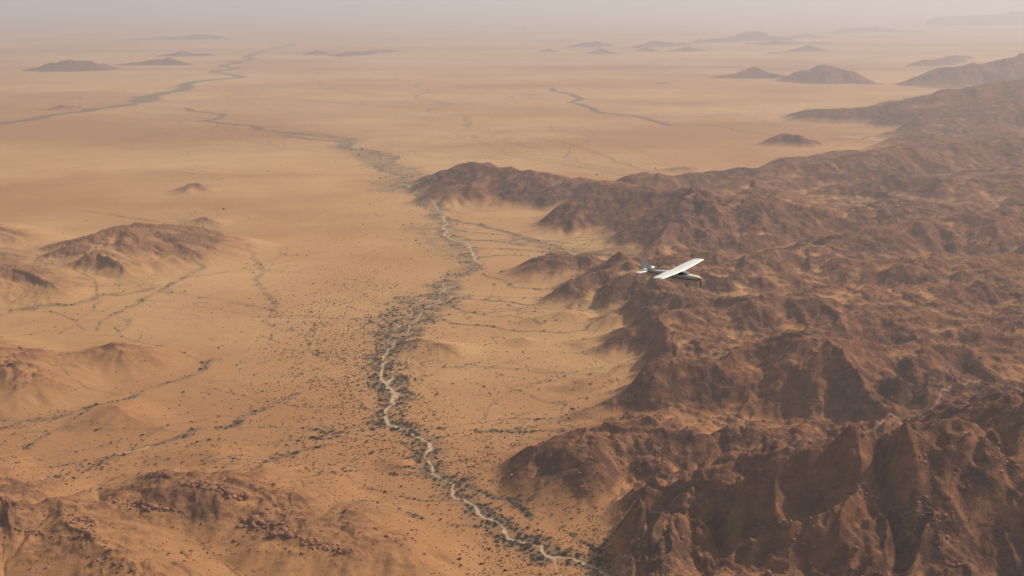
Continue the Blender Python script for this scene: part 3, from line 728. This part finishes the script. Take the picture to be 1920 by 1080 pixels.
for q, i in enumerate(pick):
    o = bpy.data.objects.new('thorn_bush', tmpl[q % 4]); COL.objects.link(o)
    r_ = rad[i]; o.location = (X[i], Y[i], Z[i]-.05*r_); o.scale = (r_*1.1, r_*1.1, r_*RS.uniform(.75, 1.05)); o.rotation_euler = (0, 0, RS.uniform(0, 6.28))
    bx_, by_ = px[i], py[i]
    if by_ > 960: lb = ('dark olive thorn bush on the scrubby ground around the riverbed at the bottom edge', 'large thorn bushes around the riverbed at the bottom edge')
    elif by_ > 800: lb = ('dark olive thorn bush along the riverbed between the bottom ridge and the right-hand hill', 'large thorn bushes along the lower bends of the riverbed')
    elif bx_ < 560: lb = ('dark thorn bush in the streamlines of the left-hand plain', 'large thorn bushes in the streamlines of the left plain')
    elif bx_ < 690: lb = ('dark thorn bush on the open sand left of the winding riverbed', 'large thorn bushes on the open sand left of the riverbed')
    elif by_ > 655 and bx_ < 800: lb = ('dark olive thorn bush lining the winding riverbed just below the small dark hill', 'large thorn bushes lining the riverbed below the small hill')
    elif by_ > 500 and bx_ < 900: lb = ('dark olive thorn bush in the green belt where the riverbed forks', 'large thorn bushes in the belt where the riverbed forks')
    elif bx_ < 900: lb = ('dark thorn bush in the upper green belt below the first dark headland', 'large thorn bushes in the upper green belt')
    else: lb = ('dark thorn bush on the ground right of the riverbed towards the mountains', 'large thorn bushes right of the riverbed')
    tag(o, lb[0], 'bush', lb[1])
def scatter(name, idx, base, mat, sq, sink, label, cat):
    v0, f0 = base; nv = len(v0); m_ = len(idx)
    r = rad_[idx][:, None, None]; th = RS.uniform(0, 6.28, m_); c_, s_ = np.cos(th)[:, None], np.sin(th)[:, None]
    v = np.repeat(v0[None], m_, 0)*(1+RS.uniform(-.33, .33, (m_, nv, 1)))
    x_ = v[..., 0]*c_ - v[..., 1]*s_; y_ = v[..., 0]*s_ + v[..., 1]*c_
    st = RS.uniform(.8, 1.25, (m_, 1))
    Vv = np.stack([x_*st, y_, v[..., 2]*sq*RS.uniform(.7, 1.2, (m_, 1))+sink], -1)*r + np.stack([X_[idx], Y_[idx], Z_[idx]], -1)[:, None, :]
    Ff = (f0[None] + (np.arange(m_)*nv)[:, None, None]).reshape(-1, 3)
    o = bpy.data.objects.new(name, tri_mesh(name, Vv.reshape(-1, 3), Ff, mat)); COL.objects.link(o)
    return tag(o, label, cat, kind='stuff')
X_, Y_, Z_, rad_ = X, Y, Z, rad
nsel = np.nonzero(~sel)[0]
bigi = nsel[(sizepx[nsel] > 1.7) & (py[nsel] > 420)]; smli = nsel[~((sizepx[nsel] > 1.7) & (py[nsel] > 420))]
# bigger scrub gets a crown of separate leaf clumps, the rest a rough low mound
lv, lf, _ = leafy(60, 9, 1.55); lv = lv*np.array([1.15, 1.15, 1.0])
scatter('scrub', bigi, (lv, lf), mb1, 1.0, -.05, 'dark olive scrub scattered over the sand along the dry river', 'scrub')
scatter('scrub', smli, ico(1 if False else 0) if False else ico(1), mb2, .62, .30, 'small brown shrubs dotted thinly over plain and slopes', 'scrub')
# tors: piles of big slabs breaking through the near left ridge and the front range
TX, TY, TR = [], [], []
for cx_, cy_, rx, ry, m_, r0 in [(398,912,34,6,60,4.5),(440,930,26,9,60,3.6),(262,948,30,9,60,3.2),(305,955,26,9,40,2.6),(150,975,22,8,40,3.2),(165,998,12,9,50,3.4),(490,985,40,10,80,3.2),(535,1000,22,6,40,3.6),
      (590,1020,26,9,60,3.0),(345,908,22,4,30,2.6),(640,1030,30,8,40,2.2),(60,1000,50,6,40,2.4),(735,888,26,5,30,1.9),(200,1055,30,10,30,2.0),(350,1040,14,10,20,2.4),(190,870,24,7,50,1.8),(110,900,30,8,50,1.8),(760,1010,22,8,30,1.8),
      (1120,870,50,16,50,2.4),(1090,915,30,10,40,2.6),(1250,860,40,16,50,2.6),(1500,740,60,20,60,3.2),(1800,700,50,20,60,3.4),(1840,690,20,8,40,3.6),(1450,1000,90,30,80,2.6),(1740,960,60,30,80,3.0),(1880,860,40,30,60,3.2),(1600,920,60,20,60,2.8),(1430,670,80,16,60,3.0),(1700,560,120,24,80,3.2),(1300,540,60,16,50,3.0)]:
    u_ = RS.normal(0, .55, m_); TX.append(cx_+rx*u_); TY.append(cy_+ry*RS.normal(0, .55, m_)+u_*ry*.5); TR.append(r0*(.8 if cx_ < 1000 else .55)*np.exp(RS.normal(-.25, .5, m_)))
TX, TY, TR = map(np.concatenate, (TX, TY, TR)); zt_ = np.full(len(TX), 40.0)
for it in range(12): xt, yt_ = at(TX, TY, zt_); zt_ = .5*zt_ + .5*ground_z(xt, yt_)(h)
X_, Y_, Z_, rad_ = xt, yt_, ground_z(xt, yt_)(h), np.clip(TR, .8, 8)
scatter('rock_outcrops', np.arange(len(TX)), ico(1), mrock, .62, .12, 'rust brown slabs and blocks of rock breaking through the ridges', 'rocks')
# boulders on the rocky slopes and tors
n = 60000
bx = RS.uniform(-500, 2400, n); by = RS.uniform(560, 1300, n); Xb, Yb = at(bx, by)
sm = ground_z(Xb, Yb); zz = sm(h)
# move along the view ray onto the relief, so the density stays even over the slopes
rk_ = sm(ROCK); nn = perlin(Xb/70, Yb/70, 401) + .6*perlin(Xb/24, Yb/24, 402)
k_ = (zz > 8) & (RS.uniform(0, 1, n) < np.clip(nn*1.2, 0, 1)*(.10+.8*rk_))
X_, Y_, Z_ = Xb[k_], Yb[k_], zz[k_]
rad_ = np.clip(np.exp(RS.normal(.0, .5, k_.sum()))*1.15, .5, 5.0)
print('boulders', len(X_))
scatter('boulders', np.arange(len(X_)), ico(1), mrock, .75, .1, 'rust brown boulders strewn over the rocky slopes', 'boulders')
print('scatter', round(time.time()-T0, 1))

# ------------------------------------------------------------------ the aircraft
def paint_mat(name, col, rough=.32):
    m = principled(name, col, rough); noisy(m, 2.2, .05); m.node_tree.nodes['Principled BSDF'].inputs['Coat Weight'].default_value = .25; return m
pw = paint_mat('white_paint', (0.82, 0.79, 0.73)); pg = paint_mat('grey_blue_paint', (0.50, 0.49, 0.52))
py_ = paint_mat('yellow_paint', (0.88, 0.74, 0.40))
pgl = principled('dark_glass', (0.035, 0.03, 0.045), .08); pfr = principled('windscreen_glass', (0.20, 0.20, 0.235), .06, 0)
pbk = principled('black_metal', (0.02, 0.018, 0.018), .45); psm = noisy(principled('dull_steel', (0.25, 0.25, 0.26), .35, .8), 6, .1)
def make_livery():
    m = paint_mat('livery_paint', (.82, .79, .73)); t = m.node_tree; b = t.nodes['Principled BSDF']
    for l in list(b.inputs['Base Color'].links): t.links.remove(l)
    tc = t.nodes.new('ShaderNodeTexCoord'); sx = t.nodes.new('ShaderNodeSeparateXYZ'); t.links.new(tc.outputs['Object'], sx.inputs[0])
    def mth(op, a, b_):
        x = t.nodes.new('ShaderNodeMath'); x.operation = op
        for q, v in ((0, a), (1, b_)):
            if isinstance(v, float): x.inputs[q].default_value = v
            else: t.links.new(v, x.inputs[q])
        return x.outputs[0]
    # the bands climb towards the tail
    rise = mth('MULTIPLY', mth('MAXIMUM', mth('SUBTRACT', mth('MULTIPLY', sx.outputs[0], -1.0), 1.2), 0.0), .055)
    z = mth('SUBTRACT', sx.outputs[2], rise)
    r = t.nodes.new('ShaderNodeValToRGB'); r.color_ramp.interpolation = 'CONSTANT'
    cols = [(-1.5, (.86, .80, .72)), (-.93, (.50, .33, .12)), (-.905, (.10, .045, .03)), (-.83, (.60, .59, .60)), (-.60, (.82, .79, .73))]
    mp = t.nodes.new('ShaderNodeMapRange'); mp.inputs[1].default_value = -1.5; mp.inputs[2].default_value = .1; t.links.new(z, mp.inputs[0]); t.links.new(mp.outputs[0], r.inputs[0])
    e = r.color_ramp.elements; e[0].position = 0; e[0].color = (*cols[0][1], 1); e[1].position = (cols[1][0]+1.5)/1.6; e[1].color = (*cols[1][1], 1)
    for zc, c in cols[2:]: q = e.new((zc+1.5)/1.6); q.color = (*c, 1)
    t.links.new(r.outputs[0], b.inputs['Base Color']); return m
livery = make_livery()
AC = bpy.data.objects.new('light_aircraft', None); COL.objects.link(AC)
tag(AC, 'white single-engine high-wing aircraft with a yellow nose flying over the dark mountains', 'aircraft')
AC.location = (21.5, 156.3, H-32.80); AC.rotation_mode = 'XYZ'; AC.rotation_euler = (R(2.97), R(-.3), R(-35.1))
def pyobj(name, V, Fs, mats, parent, mi=None, smooth=True, auto=None):
    me = bpy.data.meshes.new(name); me.from_pydata([tuple(map(float, v)) for v in V], [], [tuple(int(x) for x in f) for f in Fs])
    for m in (mats if isinstance(mats, (list, tuple)) else [mats]): me.materials.append(m)
    if mi is not None: me.polygons.foreach_set('material_index', np.asarray(mi, np.int32))
    bm = bmesh.new(); bm.from_mesh(me); bmesh.ops.recalc_face_normals(bm, faces=bm.faces); bm.to_mesh(me); bm.free()
    if smooth: me.shade_smooth() if hasattr(me, 'shade_smooth') else None
    if auto: me.set_sharp_from_angle(angle=R(auto))
    o = bpy.data.objects.new(name, me); COL.objects.link(o); o.parent = parent
    return o
ST = np.array([  # x, half width, z bottom, z top, exponent
 (2.16,.24,-.98,-.52,2.2),(2.08,.36,-1.10,-.47,2.3),(1.9,.45,-1.22,-.42,2.6),(1.2,.52,-1.33,-.36,2.8),(.75,.55,-1.37,-.31,3),(.5,.57,-1.38,-.17,3),(.25,.585,-1.39,-.05,3.2),(0,.60,-1.40,.03,3.6),
 (-.8,.60,-1.41,.05,4),(-1.45,.58,-1.40,.02,3.6),(-2.0,.51,-1.33,-.10,3),(-2.6,.41,-1.2,-.22,2.8),(-4.0,.255,-.98,-.33,2.6),(-5.3,.14,-.78,-.39,2.4),(-6.0,.07,-.66,-.43,2.2),(-6.12,.03,-.60,-.47,2)])
xs = np.arange(2.16, -6.13, -.06); NR = 104
tab = [np.interp(-xs, -ST[:, 0], ST[:, c]) for c in range(1, 5)]
hw_at = lambda x: float(np.interp(-x, -ST[:, 0], ST[:, 1]))
V = []
for i, x in enumerate(xs):
    a_, zb, zt, e = [t_[i] for t_ in tab]; zc, hh_ = (zb+zt)/2, (zt-zb)/2
    for k in range(NR):
        an = 2*math.pi*k/NR; c, s_ = math.cos(an), math.sin(an)
        zz_ = zc + hh_*math.copysign(abs(s_)**(2/e), s_)
        wn = 1 - .10*max(0, (zz_+.55)/.6)            # cabin narrows towards the roof
        V.append((x, a_*wn*math.copysign(abs(c)**(2/e), c), zz_))
groups = {'fuselage': [], 'windscreen': [], 'side_window': [], 'rear_window': [], 'cowling': []}
mi = []
for i in range(len(xs)-1):
    for k in range(NR):
        f = (i*NR+k, i*NR+(k+1) % NR, (i+1)*NR+(k+1) % NR, (i+1)*NR+k)
        c = np.mean([V[q] for q in f], 0); x, y, z = c
        base_ws = -.30 + .0*x
        if .06 < x < .78 and z > -.33 and not (abs(y) > .50 and z < -.26): groups['windscreen'].append(f)
        elif -.62 < x < .16 and -.42 < z < -.07 and abs(y) > .3: groups['side_window'].append(f)
        elif -1.45 < x < -.75 and -.40 < z < -.09 and abs(y) > .3: groups['side_window'].append(f)
        elif -2.0 < x < -1.55 and -.36 < z < -.16 - .12*(-1.55-x) and abs(y) > .3: groups['rear_window'].append(f)
        elif x > .80 and z > -.60-.02*(2-x): groups['cowling'].append(f)
        else:
            groups['fuselage'].append(f)
            mi.append(0)
fr = [q for q in range(NR)]; groups['fuselage'].append(tuple(fr)); mi.append(0)
groups['fuselage'].append(tuple((len(xs)-1)*NR+q for q in range(NR))); mi.append(0)
def compact(V, Fs):
    used = sorted({i for f in Fs for i in f}); m_ = {u: j for j, u in enumerate(used)}
    return [V[u] for u in used], [tuple(m_[i] for i in f) for f in Fs]
fus = None
for nm, mats in (('fuselage', [livery]), ('windscreen', pfr), ('cowling', py_)):
    v_c, f_c = compact(V, groups[nm]); o = pyobj(nm, v_c, f_c, mats, AC, mi if nm == 'fuselage' else None, auto=50)
for nm in ('side_window', 'rear_window'):
    for sgn in (1, -1):
        for lo, hi in (((-.7, .2), (-1.5, -.7)) if nm == 'side_window' else ((-2.1, -1.5),)):
            ff = [f for f in groups[nm] if V[f[0]][1]*sgn > 0 and lo < V[f[0]][0] <= hi]
            if ff: v_c, f_c = compact(V, ff); pyobj('side_window', v_c, f_c, pgl, AC)
# wings
def foil(c0, c1, tk, n=12):
    u = c0 + (c1-c0)*(1-np.cos(np.linspace(0, math.pi, n)))/2
    yt = 5*tk*(.2969*np.sqrt(u)-.126*u-.3516*u**2+.2843*u**3-.1036*u**4)
    up = [(a, b*1.15) for a, b in zip(u, yt)]; dn = [(a, -b*.75) for a, b in zip(u, yt)]
    return up + dn[::-1]
def surf(secs, c0, c1, tk, mats, name, parent, vert=False):
    """secs: (span, x leading edge, chord, z)"""
    V = []; Fs = []; prof = foil(c0, c1, tk); n_ = len(prof)
    for sp, xl, ch, z in secs:
        for a, b in prof:
            V.append((xl-a*ch, b*ch, sp) if vert else (xl-a*ch, sp, z+b*ch))
    for i in range(len(secs)-1):
        for k in range(n_): Fs.append((i*n_+k, i*n_+(k+1) % n_, (i+1)*n_+(k+1) % n_, (i+1)*n_+k))
    Fs.append(tuple(range(n_))); Fs.append(tuple((len(secs)-1)*n_+k for k in range(n_)))
    return pyobj(name, V, Fs, mats, parent, auto=35)
def wsec(y, s):
    y = abs(y); t_ = max(0, (y-2.6)/3.0)
    return (s*y, .06-.10*t_, 1.68-.32*t_, .10+.028*y)
for s in (1, -1):
    main = surf([wsec(y, s) for y in (.0, .6, 1.6, 2.6, 3.6, 4.6, 5.35)], 0, .745, .12, pw, 'wing', AC)
    tip = []
    for q in np.linspace(0, 1, 7):
        sp, xl, ch, z = wsec(5.35+.27*math.sin(q*math.pi/2), s); k_ = math.cos(q*math.pi/2)*.42+.58
        tip.append((sp, xl-.42*ch*(1-k_), ch*k_, z-.02*q))
    surf(tip, 0, 1, .11, pw, 'wing_tip', main)
    surf([wsec(y, s) for y in (.62, 1.6, 2.6, 2.95)], .757, 1, .12, pw, 'flap', main)
    surf([wsec(y, s) for y in (2.97, 3.8, 4.6, 5.33)], .757, 1, .12, pw, 'aileron', main)
    surf([wsec(y, s) for y in (0.0, .6)], .746, 1, .12, pw, 'wing_root_fairing', main)
    st = surf([(s*.05, -4.92, 1.12, -.47), (s*1.0, -5.02, .98, -.46), (s*1.75, -5.12, .86, -.45), (s*1.93, -5.24, .66, -.45)], 0, .62, .09, pw, 'tailplane', AC)
    surf([(s*.16, -4.93, 1.11, -.47), (s*1.0, -5.02, .98, -.46), (s*1.75, -5.12, .86, -.45), (s*1.9, -5.2, .72, -.45)], .635, 1, .09, pw, 'elevator', st)
fin = surf([(-.46, -3.55, 2.45, 0), (-.30, -4.15, 1.88, 0), (-.12, -4.62, 1.45, 0), (.25, -4.95, 1.22, 0), (.80, -5.38, .93, 0), (.88, -5.48, .80, 0)], 0, .64, .06, pw, 'fin', AC, True)
surf([(-.30, -4.15, 1.90, 0), (-.12, -4.62, 1.46, 0), (.25, -4.95, 1.23, 0), (.80, -5.38, .94, 0), (.87, -5.46, .84, 0)], .655, 1, .06, pw, 'rudder', fin, True)
# nose
def ring_loft(prof, n, axis_z, mats, name, parent, loc=(0, 0, 0)):
    V = []; Fs = []
    for x, r in prof:
        for k in range(n): V.append((loc[0]+x, loc[1]+r*math.cos(2*math.pi*k/n), loc[2]+r*math.sin(2*math.pi*k/n)))
    for i in range(len(prof)-1):
        for k in range(n): Fs.append((i*n+k, i*n+(k+1) % n, (i+1)*n+(k+1) % n, (i+1)*n+k))
    Fs += [tuple(range(n)), tuple((len(prof)-1)*n+k for k in range(n))]
    return pyobj(name, V, Fs, mats, parent, auto=40)
prop = ring_loft([(2.17, .10), (2.25, .10)], 16, 0, psm, 'propeller', AC, (0, 0, -.74))
ring_loft([(2.18, .165), (2.28, .16), (2.38, .135), (2.48, .085), (2.54, .02)], 20, 0, py_, 'spinner', prop, (0, 0, -.74))
for an in (-8, 112, 232):
    V = []; Fs = []
    for r_, ch, tw in ((.13, .09, 50), (.35, .15, 38), (.6, .17, 26), (.85, .145, 20), (.98, .10, 17), (1.02, .04, 16)):
        for a, b in ((-.5, 0), (0, .07), (.5, 0), (0, -.03)):
            cx_, th_ = a*ch, b*ch*1.6
            X1 = cx_*math.sin(R(tw)) + th_*math.cos(R(tw)); T1 = cx_*math.cos(R(tw)) - th_*math.sin(R(tw))
            c, s_ = math.cos(R(an)), math.sin(R(an))
            V.append((2.23+X1, T1*c - (-r_)*s_*-1, -.74 + T1*s_*-1 - r_*c))
    for i in range(5):
        for k in range(4): Fs.append((i*4+k, i*4+(k+1) % 4, (i+1)*4+(k+1) % 4, (i+1)*4+k))
    Fs += [(0, 1, 2, 3), (20, 21, 22, 23)]
    pyobj('blade', V, Fs, pbk, prop, auto=30)
def ball(name, loc, sc, mat, parent):
    v_, f_ = ico(2); return pyobj(name, [tuple(np.array(loc)+np.array(sc)*q) for q in v_], f_, mat, parent)
for s in (1, -1): ball('air_intake', (2.12, s*.24, -.68), (.05, .11, .07), pbk, AC)
ball('nose_wheel_well', (1.62, -.05, -1.27), (.14, .13, .09), pbk, AC)
ring_loft([(1.15, .035), (.85, .035)], 10, 0, psm, 'exhaust_pipe', AC, (0, -.30, -1.38))
for s in (1, -1): ball('main_wheel_well', (-1.55, s*.30, -1.34), (.20, .16, .09), pbk, AC)
ball('beacon_light', (-5.9, 0, .88), (.06, .03, .04), principled('red_lens', (.35, .02, .02), .2), AC)
def rod(name, a, b, r0, r1, mat, parent, n=8):
    a = Vector(a); b = Vector(b); q = (b-a).to_track_quat('Z', 'Y'); V = []
    for p, r_ in ((a, r0), (b, r1)):
        for k in range(n): V.append(p + q @ Vector((r_*math.cos(6.2832*k/n), r_*math.sin(6.2832*k/n), 0)))
    Fs = [(k, (k+1) % n, n+(k+1) % n, n+k) for k in range(n)] + [tuple(range(n)), tuple(range(n, 2*n))]
    return pyobj(name, V, Fs, mat, parent)
rod('antenna', (-1.45, .12, .05), (-1.85, .12, .75), .018, .010, pw, AC)
rod('antenna', (-1.05, -.12, .05), (-1.40, -.12, .62), .018, .010, pw, AC)
rod('wire_antenna', (-1.85, .12, .74), (-5.55, .0, .80), .004, .004, psm, AC)
rod('pitot_tube', (.05, 3.3, .10), (.32, 3.3, .08), .014, .012, psm, AC)
# cabin door outline and registration on both sides
def text_mesh(name, body, size, mat):
    cu = bpy.data.curves.new(name, 'FONT'); cu.body = body; cu.size = size; cu.extrude = .004; cu.offset = .006; cu.align_x = 'CENTER'; cu.align_y = 'CENTER'
    o = bpy.data.objects.new(name, cu); COL.objects.link(o)
    me = bpy.data.meshes.new_from_object(o, depsgraph=bpy.context.evaluated_depsgraph_get())
    bpy.data.objects.remove(o); me.materials.clear(); me.materials.append(mat); return me
tm = text_mesh('registration', 'V5-ISB', .36, pg)
for s in (-1, 1):
    o = bpy.data.objects.new('registration', tm); COL.objects.link(o); o.parent = AC
    x0 = -3.25; yo = hw_at(x0)+.012
    # letters read tail-to-nose on the right side, nose-to-tail on the left
    o.location = (x0, s*yo, -.62); ta = math.atan(.108)
    o.rotation_euler = (math.pi/2, 0, (ta if s < 0 else math.pi-ta)*(1 if s > 0 else -1))
for s in (-1, 1):
    rod('door_seam', (-.70, s*.605, -.45), (-.66, s*.60, -1.15), .006, .006, pg, AC, 5)
    rod('door_seam', (.22, s*.592, -.45), (.14, s*.59, -1.15), .006, .006, pg, AC, 5)
print('aircraft', round(time.time()-T0, 1))

# ------------------------------------------------------------------ the parked vehicle by the river
vx, vy = at(845, 887.5); vz = float(ground_z([vx], [vy])(h)[0])
CARO = bpy.data.objects.new('parked_car', None); COL.objects.link(CARO)
tag(CARO, 'small white off-road car parked alone among the bushes beside the dry riverbed', 'car')
CARO.location = (float(vx), float(vy), vz+.02); CARO.rotation_euler = (0, 0, R(12))
def prism(name, prof, hw, mat, parent, bevel=.06, taper=0):
    bm = bmesh.new(); vs = []
    for s in (-1, 1): vs.append([bm.verts.new((x, s*(hw-(taper if z > 1.15 else 0)), z)) for x, z in prof])
    n_ = len(prof)
    bm.faces.new(vs[0]); bm.faces.new(vs[1][::-1])
    for k in range(n_): bm.faces.new((vs[0][k], vs[0][(k+1) % n_], vs[1][(k+1) % n_], vs[1][k]))
    bmesh.ops.recalc_face_normals(bm, faces=bm.faces)
    if bevel: bmesh.ops.bevel(bm, geom=bm.edges[:], offset=bevel, segments=2, affect='EDGES')
    me = bpy.data.meshes.new(name); bm.to_mesh(me); bm.free(); me.materials.append(mat); me.shade_smooth(); me.set_sharp_from_angle(angle=R(40))
    o = bpy.data.objects.new(name, me); COL.objects.link(o); o.parent = parent; return o
cw = paint_mat('car_white', (.78, .78, .76))
prism('body', [(-2.3, .5), (-2.35, .95), (-2.25, 1.12), (.8, 1.12), (2.2, 1.02), (2.35, .85), (2.3, .5)], .92, cw, CARO)
prism('cabin', [(-2.2, 1.10), (-2.05, 1.82), (.15, 1.84), (.85, 1.10)], .84, cw, CARO, .05, .10)
prism('side_window', [(-2.0, 1.20), (-1.9, 1.66), (.05, 1.68), (.55, 1.20)], .80, pgl, CARO, .02)
prism('windscreen', [(.25, 1.70), (.80, 1.16), (.84, 1.18), (.28, 1.74)], .70, pgl, CARO, .008)
prism('bumper', [(2.3, .48), (2.42, .5), (2.42, .7), (2.3, .7)], .85, pbk, CARO, .02)
mt_ = principled('tyre_rubber', (.02, .02, .02), .9)
for x_ in (-1.45, 1.45):
    for s in (1, -1):
        wv = []; n_ = 20
        bm = bmesh.new(); bmesh.ops.create_cone(bm, cap_ends=True, segments=20, radius1=.39, radius2=.39, depth=.25, matrix=Matrix.Translation((x_, s*.83, .39)) @ Matrix.Rotation(math.pi/2, 4, 'X'))
        me = bpy.data.meshes.new('wheel'); bm.to_mesh(me); bm.free(); me.materials.append(mt_); wo = bpy.data.objects.new('wheel', me); COL.objects.link(wo); wo.parent = CARO
        bm = bmesh.new(); bmesh.ops.create_cone(bm, cap_ends=True, segments=16, radius1=.22, radius2=.20, depth=.05, matrix=Matrix.Translation((x_, s*.965, .39)) @ Matrix.Rotation(-s*math.pi/2, 4, 'X'))
        me = bpy.data.meshes.new('rim'); bm.to_mesh(me); bm.free(); me.materials.append(psm); ro = bpy.data.objects.new('rim', me); COL.objects.link(ro); ro.parent = wo
#@@END
print('script', round(time.time()-T0, 1))
